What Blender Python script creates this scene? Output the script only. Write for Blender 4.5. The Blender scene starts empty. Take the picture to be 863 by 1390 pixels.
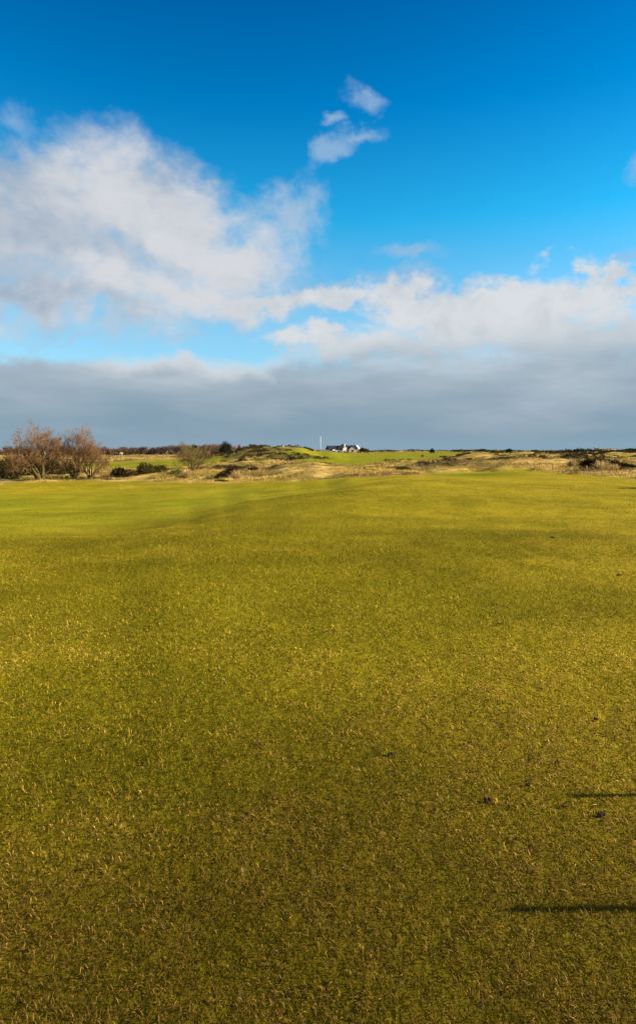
import bpy, math, random
import numpy as np
from mathutils import Vector, Matrix

R = math.radians
rng = np.random.default_rng(7)
random.seed(7)
scene = bpy.context.scene
C = scene.collection
PX0, PY0, FPX = 431.5, 612.0, 867.0      # optical axis column, eye-level row, focal length in photo pixels
EYE = 1.6
SUN_EL, SUN_AZ = 24.0, 89.0              # degrees; azimuth clockwise from +Y (camera looks along +Y)

# ---------------------------------------------------------------- noise
def _hash(ix, iy, seed):
    h = (ix.astype(np.int64) * 374761393 + iy.astype(np.int64) * 668265263 + seed * 1442695041) & 0xFFFFFFFF
    h = ((h ^ (h >> 13)) * 1274126177) & 0xFFFFFFFF
    h = ((h ^ (h >> 16)) * 2246822519) & 0xFFFFFFFF
    return ((h ^ (h >> 15)) & 0xFFFFFF) / float(0xFFFFFF)

def vnoise(x, y, seed=0):
    x = np.asarray(x, float); y = np.asarray(y, float)
    ix = np.floor(x); iy = np.floor(y); fx = x - ix; fy = y - iy
    ix = ix.astype(np.int64); iy = iy.astype(np.int64)
    sx = fx * fx * (3 - 2 * fx); sy = fy * fy * (3 - 2 * fy)
    a = _hash(ix, iy, seed); b = _hash(ix + 1, iy, seed)
    c = _hash(ix, iy + 1, seed); d = _hash(ix + 1, iy + 1, seed)
    return (a * (1 - sx) + b * sx) * (1 - sy) + (c * (1 - sx) + d * sx) * sy

def fbm(x, y, size, octv=4, seed=0, gain=0.5):
    x = np.asarray(x, float) / size; y = np.asarray(y, float) / size
    s = 0; a = 1; t = 0
    for k in range(octv):
        s = s + a * vnoise(x, y, seed + 17 * k); t += a; a *= gain
        x, y = (x * 1.62 - y * 1.18) + 11.3, (x * 1.18 + y * 1.62) + 5.7
    return s / t

def sstep(a, b, x):
    t = np.clip((np.asarray(x, float) - a) / (b - a), 0, 1)
    return t * t * (3 - 2 * t)

# ---------------------------------------------------------------- terrain
DN = np.array([2, 12, 20, 28, 38, 48, 56, 66, 80, 95, 115, 140, 170, 210, 270, 350, 500, 900, 6000], float)
XN = np.array([-260, 0, 150, 250, 300, 345, 400, 440, 480, 560, 640, 720, 790, 863, 1120], float)
HT = {
 -260: [0, -.10, -.32, -.52, -.75, -.95, -.97, -1.0, -1.0, -1.0, -1.0, -1.0, -1.0, -1.0, -1.0, -1.0, -1, -.6, 0],
    0: [0, -.10, -.32, -.52, -.75, -.95, -.97, -1.0, -1.0, -1.0, -1.1, -1.15, -1.1, -1.0, -1.0, -1.0, -1, -.6, 0],
  150: [0, -.08, -.34, -.52, -.75, -.97, -.95, -.85, -.9, -1.1, -1.25, -1.1, -.9, -1.0, -1.0, -1.0, -1, -.6, 0],
  250: [0, -.02, -.24, -.46, -.70, -.92, -.85, -.65, -.75, -1.0, -1.1, -.6, -.4, -.8, -1.0, -1.0, -1, -.6, 0],
  300: [0,  .0, -.12, -.32, -.62, -.84, -.75, -.45, -.50, -.6, -.5, .1, .7, -.3, -1.0, -.8, -.8, -.4, 0],
  345: [0,  .0, -.02, -.16, -.50, -.75, -.65, -.30, -.40, -.4, .20, 2.5, 1.8, .2, 0, 0, .2, 0, 0],
  400: [0,  .0,  .04, -.02, -.35, -.60, -.52, -.25, -.50, -.5, .20, 2.45, 2.2, 1.2, .6, .6, .6, .2, 0],
  440: [0,  .0,  .05, -.02, -.22, -.45, -.45, -.20, -.50, -.6, -.1, 1.0, 1.6, 1.25, .7, .7, .7, .4, 0],
  480: [0,  .0,  .05,  .06, -.05, -.30, -.32, -.15, -.55, -.7, -.35, .15, .6, .85, .75, .7, .9, .5, 0],
  560: [0,  .0,  .03,  .08,  .04, -.12, -.20,  .00, -.35, -.6, -.35, .1, .5, .8, .9, 1.0, 1.2, 1.0, 0],
  640: [0,  .0,  .02,  .06,  .06, -.20,  .00,  .10,  .05, .05, .20, .4, .6, .85, .8, .8, .9, .9, 0],
  720: [0,  .0,  .02,  .05,  .05,  .00,  .15,  .25,  .30, .45, .50, .50, .55, .6, .7, .8, .9, .9, 0],
  790: [0,  .0,  .02,  .04,  .06,  .02,  .18,  .42,  .45, .35, .25, .20, .2, .3, .5, .9, 1.0, .9, 0],
  863: [0,  .0,  .02,  .04,  .06,  .00,  .05,  .22,  .15, .0, -.05, .0, .05, .2, .6, 1.1, 1.1, .9, 0],
 1120: [0,  .0,  .02,  .04,  .06,  .08,  .2,  .2,  .15, .1, .05, .0, .05, .2, .6, 1.1, 1.1, .9, 0],
}
TAB = np.array([HT[int(c)] for c in XN])           # [col, dist]
LDN = np.log(DN)

def cubic1(t):
    return t * t * (3 - 2 * t)

def polar(x, y):
    x = np.asarray(x, float); y = np.asarray(y, float)
    d = np.hypot(x, y)
    az = np.arctan2(x, y)
    col = PX0 + FPX * np.tan(np.clip(az, -R(68), R(68)))
    return d, az, col

def base_h(x, y):
    d, az, col = polar(x, y)
    dd = np.log(np.clip(y * 0 + d, DN[0], DN[-1] * .999))
    i = np.clip(np.searchsorted(LDN, dd) - 1, 0, len(DN) - 2)
    t = (dd - LDN[i]) / (LDN[i + 1] - LDN[i])
    cc = np.clip(col, XN[0], XN[-1] - .01)
    j = np.clip(np.searchsorted(XN, cc) - 1, 0, len(XN) - 2)
    s = cubic1((cc - XN[j]) / (XN[j + 1] - XN[j]))
    # Catmull-Rom along distance
    im = np.maximum(i - 1, 0); ip = np.minimum(i + 2, len(DN) - 1)
    def row(j):
        p0, p1, p2, p3 = TAB[j, im], TAB[j, i], TAB[j, i + 1], TAB[j, ip]
        m1 = (p2 - p0) * .4; m2 = (p3 - p1) * .4
        t2 = t * t; t3 = t2 * t
        return (2*t3 - 3*t2 + 1) * p1 + (t3 - 2*t2 + t) * m1 + (-2*t3 + 3*t2) * p2 + (t3 - t2) * m2
    return row(j) * (1 - s) + row(j + 1) * s

RB_X = [-300, 0, 110, 200, 300, 400, 480, 560, 620, 680, 720, 790, 863, 1100]
RB_D = [57, 57, 57, 55, 52, 48, 44, 48, 51, 53, 54, 45, 41, 40]

def ellipse(col, d, c0, d0, rc, rd, soft=.35):
    r = np.sqrt(((col - c0) / rc) ** 2 + ((np.log(d) - math.log(d0)) / rd) ** 2)
    return 1 - sstep(1 - soft, 1 + soft, r)

def zones(x, y):
    """rough (long straw grass), lush (green fairway), heath (dark heather) - each 0..1"""
    d, az, col = polar(x, y)
    n = fbm(x, y, 9, 4, 3) - .5
    n2 = fbm(x, y, 2.5, 3, 9) - .5
    dn = d * (1 + .22 * n * sstep(30, 60, d)) + n2 * 2.5
    edge = np.interp(col, RB_X, RB_D)
    rough = sstep(edge - 3.0, edge + 1.5, dn + 5*(fbm(x, y, 1.6, 3, 12) - .5))
    jl = (fbm(x, y, 30, 3, 21) - .5)
    lush = np.zeros_like(d)
    lf = ellipse(col + 60 * jl, d, 195, 122, 120, .23, .3)
    cf = ellipse(col + 80 * jl, d * (1 + .1 * n) * np.clip(1 - .0014*(col - 500), .7, 1.05), 560, 175, 150, .5, .3)
    cf2 = ellipse(col + 50 * jl, d * (1 + .1 * n), 455, 120, 80, .22, .3)
    hf = ellipse(col + 60 * jl, d * (1 + .15 * n), 395, 132, 85, .20, .5) * .6
    rf = ellipse(col + 40 * jl, d, 850, 165, 75, .28, .3) * .8
    sw = ellipse(col, d, 640, 49.5, 70, .05, .4)
    sw2 = ellipse(col, d, 690, 45, 60, .05, .4) * .6
    lf2 = ellipse(col, d, -40, 120, 180, .2, .3) * .6
    for m in (lf, cf, cf2, hf, rf, sw, lf2, sw2): lush = np.maximum(lush, m)
    rough = rough * (1 - .95 * lush)
    behind = sstep(R(70), R(80), np.abs(az))
    heath = sstep(.57, .65, fbm(x, y, 12, 4, 40) + .06 * sstep(200, 400, d) + .04*sstep(560, 640, col)*sstep(70, 110, d)) * sstep(58, 80, d) * (1 - lush)
    for (c0, d0, rc, rd) in ((338, 136, 14, .06), (384, 116, 26, .07), (366, 131, 30, .045), (350, 124, 22, .05), (418, 122, 22, .03), (440, 97, 28, .05),
                             (640, 50, 30, .02), (810, 300, 90, .16), (700, 290, 120, .1), (590, 500, 200, .2), (640, 96, 26, .04)):
        heath = np.maximum(heath, ellipse(col, d, 822, 52, 46, .07, .4))
        heath = np.maximum(heath, ellipse(col + 22 * n2 + 20 * n, d, c0, d0, rc, rd, .5) * (.8 if c0 != 640 else .25))
    return rough, lush, heath

def ground_h(x, y, fine=True):
    x = np.asarray(x, float); y = np.asarray(y, float)
    d, az, col = polar(x, y)
    h = base_h(x, y)
    r, l, he = zones(x, y)
    amp = r * np.interp(d, [40, 60, 110, 250, 400, 900], [.25, .7, 1.1, .95, .8, .9])
    # left of the dune ridge the land is flat
    amp = amp * (.35 + .65 * sstep(200, 330, col)) * (1 - .3 * ellipse(col, d, 372, 128, 70, .2, .5)) * (1 - .8 * ellipse(col, d, 470, 230, 90, .8, .5))
    h = h + amp * (fbm(x, y, 7.5, 3, 50) - .5) * 2.3 * sstep(900, 300, d) \
          + amp * (fbm(x, y, 38, 3, 60) - .5) * 1.8 * sstep(90, 200, d) * (1 + sstep(200, 400, d))
    h = h + r * (fbm(x, y, 1.5, 2, 70) - .5) * .22 * sstep(250, 120, d)
    h = h + .42 * (fbm(x*.6, y, 7, 2, 80) - .5) * sstep(6, 18, d) * sstep(200, 60, d)
    h = h + .035 * (fbm(x, y, 2.2, 2, 81) - .5) * sstep(60, 25, d) * (1 - .6 * l)
    # hollow and overgrown bank at the right, and the long low fairway humps
    # ridge of the near plateau falling away to the left
    px = np.interp(y, [6, 12.6, 16, 22, 29, 36], [-8.5, -4.6, -2.6, -.9, 1.3, 4.5])
    px = px + 3.0*(fbm(x, y, 6, 2, 90) - .5)
    k = sstep(2.0, -3.4, x - px) * sstep(7, 24, y) * sstep(46, 33, y)
    h = h - .34 * k
    # bunker-like overgrown face at right
    m = ellipse(col, d, 826, 58.5, 52, .09, .35)
    h = h - .45 * m * (d > 0)
    # sandy blow-out scars on the dune shoulder
    return h

def hat(x, y):
    return float(ground_h(np.array([x]), np.array([y]))[0])

def P(px, d, dz=0.0):
    """world point on the ground seen at photo column px, d metres ahead"""
    x = (px - PX0) / FPX * d
    return Vector((x, d, hat(x, d) + dz))

# ---------------------------------------------------------------- tagging
def tag(o, label=None, cat=None, group=None, kind=None):
    if label: o['label'] = label
    if cat: o['category'] = cat
    if group: o['group'] = group
    if kind: o['kind'] = kind
    return o

def empty(name, loc, rz=0.0, sc=1.0):
    o = bpy.data.objects.new(name, None); C.objects.link(o)
    o.empty_display_size = .2
    o.location = loc; o.rotation_euler = (0, 0, rz); o.scale = (sc, sc, sc)
    return o

def link(name, me, mat=None, parent=None, loc=(0, 0, 0)):
    o = bpy.data.objects.new(name, me); C.objects.link(o)
    if mat and not me.materials: me.materials.append(mat)
    if parent is not None: o.parent = parent
    o.location = loc
    return o

def copy_tree(o, parent=None):
    c = o.copy(); C.objects.link(c)
    if parent is not None: c.parent = parent
    for ch in [k for k in o.children]:
        copy_tree(ch, c)
    return c

# ---------------------------------------------------------------- mesh helpers
def fast_mesh(name, V, F, nper, cols=None, smooth=False, attrs=None):
    V = np.asarray(V, np.float32); F = np.asarray(F, np.int32)
    me = bpy.data.meshes.new(name)
    me.vertices.add(len(V)); me.vertices.foreach_set('co', V.ravel())
    me.loops.add(F.size); me.loops.foreach_set('vertex_index', F.ravel())
    me.polygons.add(len(F))
    me.polygons.foreach_set('loop_start', np.arange(0, F.size, nper, dtype=np.int32))
    me.polygons.foreach_set('loop_total', np.full(len(F), nper, np.int32))
    me.polygons.foreach_set('use_smooth', np.full(len(F), smooth, bool))
    me.update(calc_edges=True)
    if cols is not None:
        a = me.color_attributes.new('Col', 'FLOAT_COLOR', 'POINT')
        cc = np.ones((len(V), 4), np.float32); cc[:, :3] = cols
        a.data.foreach_set('color', cc.ravel())
    for k, v in (attrs or {}).items():
        a = me.attributes.new(k, 'FLOAT', 'POINT'); a.data.foreach_set('value', np.asarray(v, np.float32))
    return me

class MB:
    def __init__(s): s.v = []; s.f = []
    def add(s, vs, fs):
        b = len(s.v); s.v += [tuple(v) for v in vs]; s.f += [tuple(i + b for i in f) for f in fs]
    def box(s, x0, x1, y0, y1, z0, z1):
        s.add([(x0,y0,z0),(x1,y0,z0),(x1,y1,z0),(x0,y1,z0),(x0,y0,z1),(x1,y0,z1),(x1,y1,z1),(x0,y1,z1)],
              [(0,3,2,1),(4,5,6,7),(0,1,5,4),(1,2,6,5),(2,3,7,6),(3,0,4,7)])
    def tube(s, pts, rad, n=6, cap=True):
        pts = [Vector(p) for p in pts]; b = len(s.v)
        for i, p in enumerate(pts):
            t = (pts[min(i+1, len(pts)-1)] - pts[max(i-1, 0)]).normalized()
            u = t.orthogonal().normalized() if abs(t.z) < .9 else Vector((1, 0, 0)).cross(t).normalized()
            w = t.cross(u)
            for k in range(n):
                a = 2*math.pi*k/n
                s.v.append(tuple(p + (u*math.cos(a) + w*math.sin(a)) * rad[i]))
        for i in range(len(pts)-1):
            for k in range(n):
                k2 = (k+1) % n
                s.f.append((b+i*n+k, b+i*n+k2, b+(i+1)*n+k2, b+(i+1)*n+k))
        if cap:
            s.f.append(tuple(b+k for k in range(n))[::-1]); s.f.append(tuple(b+(len(pts)-1)*n+k for k in range(n)))
    def prism(s, poly, y0, y1):      # poly in xz, extruded along y
        n = len(poly); b = len(s.v)
        s.v += [(x, y0, z) for x, z in poly] + [(x, y1, z) for x, z in poly]
        s.f.append(tuple(b+i for i in range(n))); s.f.append(tuple(b+n+i for i in range(n))[::-1])
        for i in range(n):
            j = (i+1) % n; s.f.append((b+i, b+n+i, b+n+j, b+j))
    def build(s, name, mat, parent=None, loc=(0,0,0), smooth=False):
        me = bpy.data.meshes.new(name); me.from_pydata(s.v, [], s.f); me.update()
        if smooth: me.polygons.foreach_set('use_smooth', [True]*len(me.polygons))
        return link(name, me, mat, parent, loc)

# ---------------------------------------------------------------- materials
def new_mat(name):
    m = bpy.data.materials.new(name); m.use_nodes = True
    return m, m.node_tree, m.node_tree.nodes['Principled BSDF']

def simple_mat(name, col, rough=.8, var=.15, scale=3.0, bump=0.0, spec=.2):
    m, nt, b = new_mat(name)
    tc = nt.nodes.new('ShaderNodeTexCoord')
    nz = nt.nodes.new('ShaderNodeTexNoise'); nz.inputs['Scale'].default_value = scale; nz.inputs['Detail'].default_value = 5
    nt.links.new(tc.outputs['Object'], nz.inputs['Vector'])
    r = nt.nodes.new('ShaderNodeValToRGB')
    r.color_ramp.elements[0].position = .3; r.color_ramp.elements[1].position = .7
    r.color_ramp.elements[0].color = tuple(c*(1-var) for c in col) + (1,)
    r.color_ramp.elements[1].color = tuple(min(1, c*(1+var)) for c in col) + (1,)
    nt.links.new(nz.outputs['Fac'], r.inputs['Fac']); nt.links.new(r.outputs['Color'], b.inputs['Base Color'])
    b.inputs['Roughness'].default_value = rough; b.inputs['Specular IOR Level'].default_value = spec
    if bump:
        bp = nt.nodes.new('ShaderNodeBump'); bp.inputs['Strength'].default_value = bump; bp.inputs['Distance'].default_value = .02
        nt.links.new(nz.outputs['Fac'], bp.inputs['Height']); nt.links.new(bp.outputs['Normal'], b.inputs['Normal'])
    return m

def leaf_mat(name, translucent=.35, rough=.75):
    """foliage: each blade or leaf carries its own colour in the Col attribute"""
    m, nt, b = new_mat(name)
    at = nt.nodes.new('ShaderNodeAttribute'); at.attribute_name = 'Col'
    b.inputs['Roughness'].default_value = rough; b.inputs['Specular IOR Level'].default_value = .03
    nt.links.new(at.outputs['Color'], b.inputs['Base Color'])
    if translucent:
        tr = nt.nodes.new('ShaderNodeBsdfTranslucent'); nt.links.new(at.outputs['Color'], tr.inputs['Color'])
        mx = nt.nodes.new('ShaderNodeMixShader'); mx.inputs[0].default_value = translucent
        nt.links.new(b.outputs[0], mx.inputs[1]); nt.links.new(tr.outputs[0], mx.inputs[2])
        nt.links.new(mx.outputs[0], nt.nodes['Material Output'].inputs['Surface'])
    return m

M_leaf = leaf_mat('foliage')
M_blade = leaf_mat('grass_blade', .2, .7)
M_bark = simple_mat('lichen_bark', (.095, .07, .025), .9, .35, 6, .6)
M_twig = simple_mat('bare_twig', (.19, .105, .045), .9, .2, 2)
M_farbark = simple_mat('far_bark', (.10, .065, .05), .9, .2, 2)
M_white = simple_mat('white_render', (.80, .79, .76), .7, .03, 1)
M_stone = simple_mat('pale_stone', (.42, .36, .27), .9, .12, .8)
M_slate = simple_mat('slate_roof', (.028, .033, .05), .6, .25, 1.5)
M_glass = simple_mat('dark_window', (.02, .022, .025), .15, .1, 1, 0, .5)
M_wpaint = simple_mat('white_paint', (.82, .82, .80), .5, .03, 2)
M_red = simple_mat('red_cloth', (.30, .025, .015), .7, .1, 2)
M_brick = simple_mat('red_brick', (.20, .055, .04), .85, .15, 2)
M_wood = simple_mat('weathered_wood', (.16, .12, .08), .85, .2, 8, .3)
M_soil = simple_mat('bare_soil', (.035, .018, .008), .95, .4, 60, .5)
M_grey = simple_mat('grey_metal', (.22, .23, .25), .5, .1, 2)

# colour of the turf (shared by the ground sheet and the blades)
GREEN = np.array((.146, .142, .006)); STRAW = np.array((.47, .295, .060)); OLIVE = np.array((.25, .178, .008)); DARKG = np.array((.045, .055, .002))

def turf_mix(x, y):
    """fraction of dry straw in the mown turf, 0..1, with the broad patches of the photo"""
    d, az, col = polar(x, y)
    p = fbm(x, y, 1.3, 4, 101) * .5 + fbm(x, y, 6, 3, 111) * .5
    q = sstep(.36, .66, p)
    right = sstep(330, 640, col + 140 * (fbm(x, y, 8, 2, 131) - .5))
    far = sstep(11, 24, d)
    q = q * (1 - far) + .0 + far * np.clip(q * .8 + .6 * right - .32 + .45*sstep(32, 46, d), 0, 1)
    return np.clip(q, 0, 1)

def ridge_x(x, y):
    return np.interp(y, [6, 12.6, 16, 22, 29, 36], [-8.5, -4.6, -2.6, -.9, 1.3, 4.5])

def close_mown(x, y):
    # the smoother, fresher turf in the swale on the left
    w = 7*(fbm(x, y, 5, 4, 140) - .5)
    return sstep(1.5, -5.0, x - ridge_x(x, y) + w) * sstep(10, 21, y + w) * sstep(46, 30, y + w)

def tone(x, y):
    # darker underfoot: vignette and blade shade put into the colour; pale and dark patches
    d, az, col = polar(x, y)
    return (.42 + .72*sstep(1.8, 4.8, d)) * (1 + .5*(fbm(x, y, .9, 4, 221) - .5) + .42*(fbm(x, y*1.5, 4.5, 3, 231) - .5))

def ground_material():
    m, nt, b = new_mat('links_turf'); N = nt.nodes.new; L = nt.links.new
    geo = N('ShaderNodeNewGeometry')
    def attr(n):
        a = N('ShaderNodeAttribute'); a.attribute_name = n; return a.outputs['Fac']
    def noise(scale, detail=4, rough=.55, vec=None):
        n = N('ShaderNodeTexNoise'); n.inputs['Scale'].default_value = scale; n.inputs['Detail'].default_value = detail
        n.inputs['Roughness'].default_value = rough; L(vec or geo.outputs['Position'], n.inputs['Vector']); return n.outputs['Fac']
    def mix(f, a, c, mode='MIX'):
        n = N('ShaderNodeMix'); n.data_type = 'RGBA'; n.blend_type = mode
        if isinstance(f, (int, float)): n.inputs[0].default_value = f
        else: L(f, n.inputs[0])
        for s, i in ((a, 6), (c, 7)):
            if hasattr(s, 'links'): L(s, n.inputs[i])
            else: n.inputs[i].default_value = tuple(s) + (1,)
        return n.outputs[2]
    def mr(v, a, c, lo=0, hi=1):
        n = N('ShaderNodeMapRange'); n.interpolation_type = 'SMOOTHSTEP'; L(v, n.inputs[0])
        n.inputs[1].default_value = a; n.inputs[2].default_value = c; n.inputs[3].default_value = lo; n.inputs[4].default_value = hi; return n.outputs[0]
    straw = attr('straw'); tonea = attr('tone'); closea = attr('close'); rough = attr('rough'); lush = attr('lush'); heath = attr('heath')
    # flattened strands: streaks a few cm long
    n_mid = noise(1.6, 6, .7); n_fine = noise(14, 5, .7); n_vf = noise(90, 3, .7); n_big = noise(.22, 4, .6)
    add = N('ShaderNodeMath'); add.operation = 'ADD'; L(straw, add.inputs[0]); L(mr(n_mid, .3, .7, -.42, .42), add.inputs[1])
    add2 = N('ShaderNodeMath'); add2.operation = 'ADD'; add2.use_clamp = True; L(add.outputs[0], add2.inputs[0]); L(mr(n_fine, .3, .7, -.4, .4), add2.inputs[1])
    c = mix(add2.outputs[0], GREEN, (.29, .225, .011))
    c = mix(mr(n_vf, .35, .7), c, OLIVE * 1.0)
    c = mix(mr(n_fine, .62, .8, 0, .55), c, DARKG)
    c = mix(mr(closea, 0, 1, 0, .7), c, mix(mr(n_big, .3, .7), (.17, .175, .006), (.27, .235, .012)))
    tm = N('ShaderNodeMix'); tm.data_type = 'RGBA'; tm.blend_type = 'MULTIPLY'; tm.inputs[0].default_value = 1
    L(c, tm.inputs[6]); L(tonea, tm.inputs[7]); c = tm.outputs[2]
    # closely mown greens
    lc = mix(mr(n_big, .35, .65), (.14, .16, .003), (.23, .21, .008))
    c = mix(lush, c, lc)
    # long dry rough
    rn = noise(.5, 7, .7); rn2 = noise(.13, 5, .6)
    rc = mix(mr(rn, .35, .68), (.62, .41, .12), (.15, .105, .022))
    rc = mix(mr(rn2, .50, .60, 0, .8), rc, (.15, .14, .012))
    c = mix(rough, c, rc)
    hc = mix(mr(rn, .4, .6), (.055, .038, .018), (.045, .045, .014))
    c = mix(heath, c, hc)
    L(c, b.inputs['Base Color']); b.inputs['Roughness'].default_value = .95; b.inputs['Specular IOR Level'].default_value = .02
    bp = N('ShaderNodeBump'); bp.inputs['Strength'].default_value = .9; bp.inputs['Distance'].default_value = .03
    bp2 = N('ShaderNodeBump'); bp2.inputs['Strength'].default_value = .8; bp2.inputs['Distance'].default_value = .10
    L(n_fine, bp.inputs['Height']); L(n_mid, bp2.inputs['Height']); L(bp2.outputs['Normal'], bp.inputs['Normal'])
    L(bp.outputs['Normal'], b.inputs['Normal'])
    return m

def build_ground():
    fr = np.arange(-38, 38.01, .19)
    left = np.arange(38, 180, 4.0)[1:]
    az = np.radians(np.concatenate([-left[::-1], fr, left]))
    na = len(az)
    rr = [0.35]
    while rr[-1] < 6000: rr.append(rr[-1] * (1.03 if rr[-1] < 4 else 1.0125 if rr[-1] < 450 else 1.05))
    rr = np.array(rr); nr = len(rr)
    RR, AA = np.meshgrid(rr, az, indexing='ij')
    x = (RR * np.sin(AA)).ravel(); y = (RR * np.cos(AA)).ravel()
    z = ground_h(x, y)
    r, l, h = zones(x, y); s = turf_mix(x, y)
    V = np.stack([x, y, z], 1); V = np.vstack([V, [[0, 0, float(z[0])]]])
    i, j = np.meshgrid(np.arange(nr - 1), np.arange(na), indexing='ij'); i = i.ravel(); j = j.ravel(); j2 = (j + 1) % na
    F = np.stack([i*na + j, i*na + j2, (i+1)*na + j2, (i+1)*na + j], 1)[:, ::-1]
    ap = lambda a: np.append(a, a[0])
    me = fast_mesh('ground', V, F, 4, None, True, dict(rough=ap(r), lush=ap(l), heath=ap(h), straw=ap(s), tone=ap(tone(x, y) * (.8 + .2*sstep(5, 24, np.hypot(x, y)))), close=ap(close_mown(x, y))))  # tone holds the painted near darkening, a little deeper under the blades
    o = link('ground', me, ground_material()); o['kind'] = 'structure'
    # centre cap under the camera is closed by a small fan
    b = MB(); n = 24
    return o

build_ground()

# ---------------------------------------------------------------- near turf: real blades
def blades(name, x, y, z, L, W, lean, az, col, jit=.25):
    n = len(x)
    dx, dy = np.cos(az), np.sin(az)
    h = L * np.cos(lean); o = L * np.sin(lean)
    base = np.stack([x, y, z - .003], 1)
    px, py = -dy, dx
    mid = base + np.stack([dx*o*.45, dy*o*.45, h*.72 + .002], 1)
    tip = base + np.stack([dx*o, dy*o, h], 1)
    tw = rng.uniform(-.6, .6, n)
    side = np.stack([px*W*.5, py*W*.5, W*.5*tw], 1)
    V = np.stack([base, mid + side, mid - side, tip], 1).reshape(-1, 3)
    k = np.arange(n) * 4
    F = np.stack([np.stack([k, k+1, k+2], 1), np.stack([k+1, k+3, k+2], 1)], 1).reshape(-1, 3)
    cc = np.repeat(col, 4, axis=0)
    return fast_mesh(name, V, F, 3, cc)

def build_turf():
    N0 = 19000.; half = R(47); e = 1.6; r0, r1 = 1.15, 52.0
    cnt = int(N0 * 2**e * 2*half * (r1**(2-e) - r0**(2-e)) / (2-e))
    u = rng.random(cnt)
    d = (r0**(2-e) + u * (r1**(2-e) - r0**(2-e))) ** (1/(2-e))
    a = rng.uniform(-half, half, cnt)
    x = d*np.sin(a); y = d*np.cos(a)
    # tufts: pull blades towards little clump centres
    z = ground_h(x, y)
    q = turf_mix(x, y)
    mm = fbm(x, y, .16, 3, 201)
    sp = np.clip(q + (mm - .5) * 1.4 + rng.normal(0, .22, cnt), 0, 1)
    L = (.012 + .018 * rng.random(cnt)) * (d/2)**.32 * (.6 + .8 * mm) * (1 - .5*sstep(8, 18, d))
    W = (.0014 + .0015 * rng.random(cnt)) * (d/2)**.80
    lean = np.where(sp > .5, rng.normal(1.05, .3, cnt), rng.normal(.75, .35, cnt)) + .25*sstep(3, 20, d)
    lean = np.clip(lean, .05, 1.45)
    az = fbm(x, y, .10, 2, 301) * 14 + rng.normal(0, 1.6, cnt)
    cm = close_mown(x, y); q = q * (1 - .6*cm); sp = sp * (1 - .5*cm)
    g = (GREEN * 1.0)[None] * (.6 + .8*rng.random((cnt, 1))); s = STRAW[None] * (.55 + .8*rng.random((cnt, 1)))
    ol = OLIVE[None] * (.6 + .8*rng.random((cnt, 1)))
    t = rng.random(cnt)[:, None]; spc = sp[:, None]
    col = np.where(t < spc*.62, s, np.where(t < .30 + .5*spc, ol, g))
    pale = rng.random(cnt) < .018 * sstep(5, 2, d)
    col[pale] = np.array((.50, .40, .17))
    col *= (tone(x, y) * np.exp(np.clip(rng.normal(0, 1, cnt), -2, 1.7) * (.24 + .18*sstep(6, 2.5, d))) * (1 + .45*(fbm(x, y, .06, 2, 211) - .5)))[:, None]   # tone brings the painted near shade into the blades
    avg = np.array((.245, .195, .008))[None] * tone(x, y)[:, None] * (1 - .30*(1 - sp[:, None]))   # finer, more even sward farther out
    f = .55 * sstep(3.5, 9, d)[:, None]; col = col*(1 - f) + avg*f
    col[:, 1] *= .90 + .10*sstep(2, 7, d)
    brown = rng.random(cnt) < .16 * sstep(8, 2, d) + .04
    col[brown] = np.array((.11, .062, .012))
    L[pale] *= 1.15; col[pale] *= rng.uniform(.5, 1.1, (int(pale.sum()), 1))
    # thin out to nothing at the far rim
    rz, lz, hz = zones(x, y)
    keep = rng.random(cnt) < sstep(46.0, 14.0, d) * (1 - rz) * (1 - .25*close_mown(x, y))
    L *= 1 - .2*close_mown(x, y)
    me = blades('turf_blades', x[keep], y[keep], z[keep], L[keep], W[keep], lean[keep], az[keep], col[keep])
    o = link('short_grass', me, M_blade)
    tag(o, 'short olive and straw coloured turf covering the foreground', 'grass', kind='stuff')
build_turf()

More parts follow.
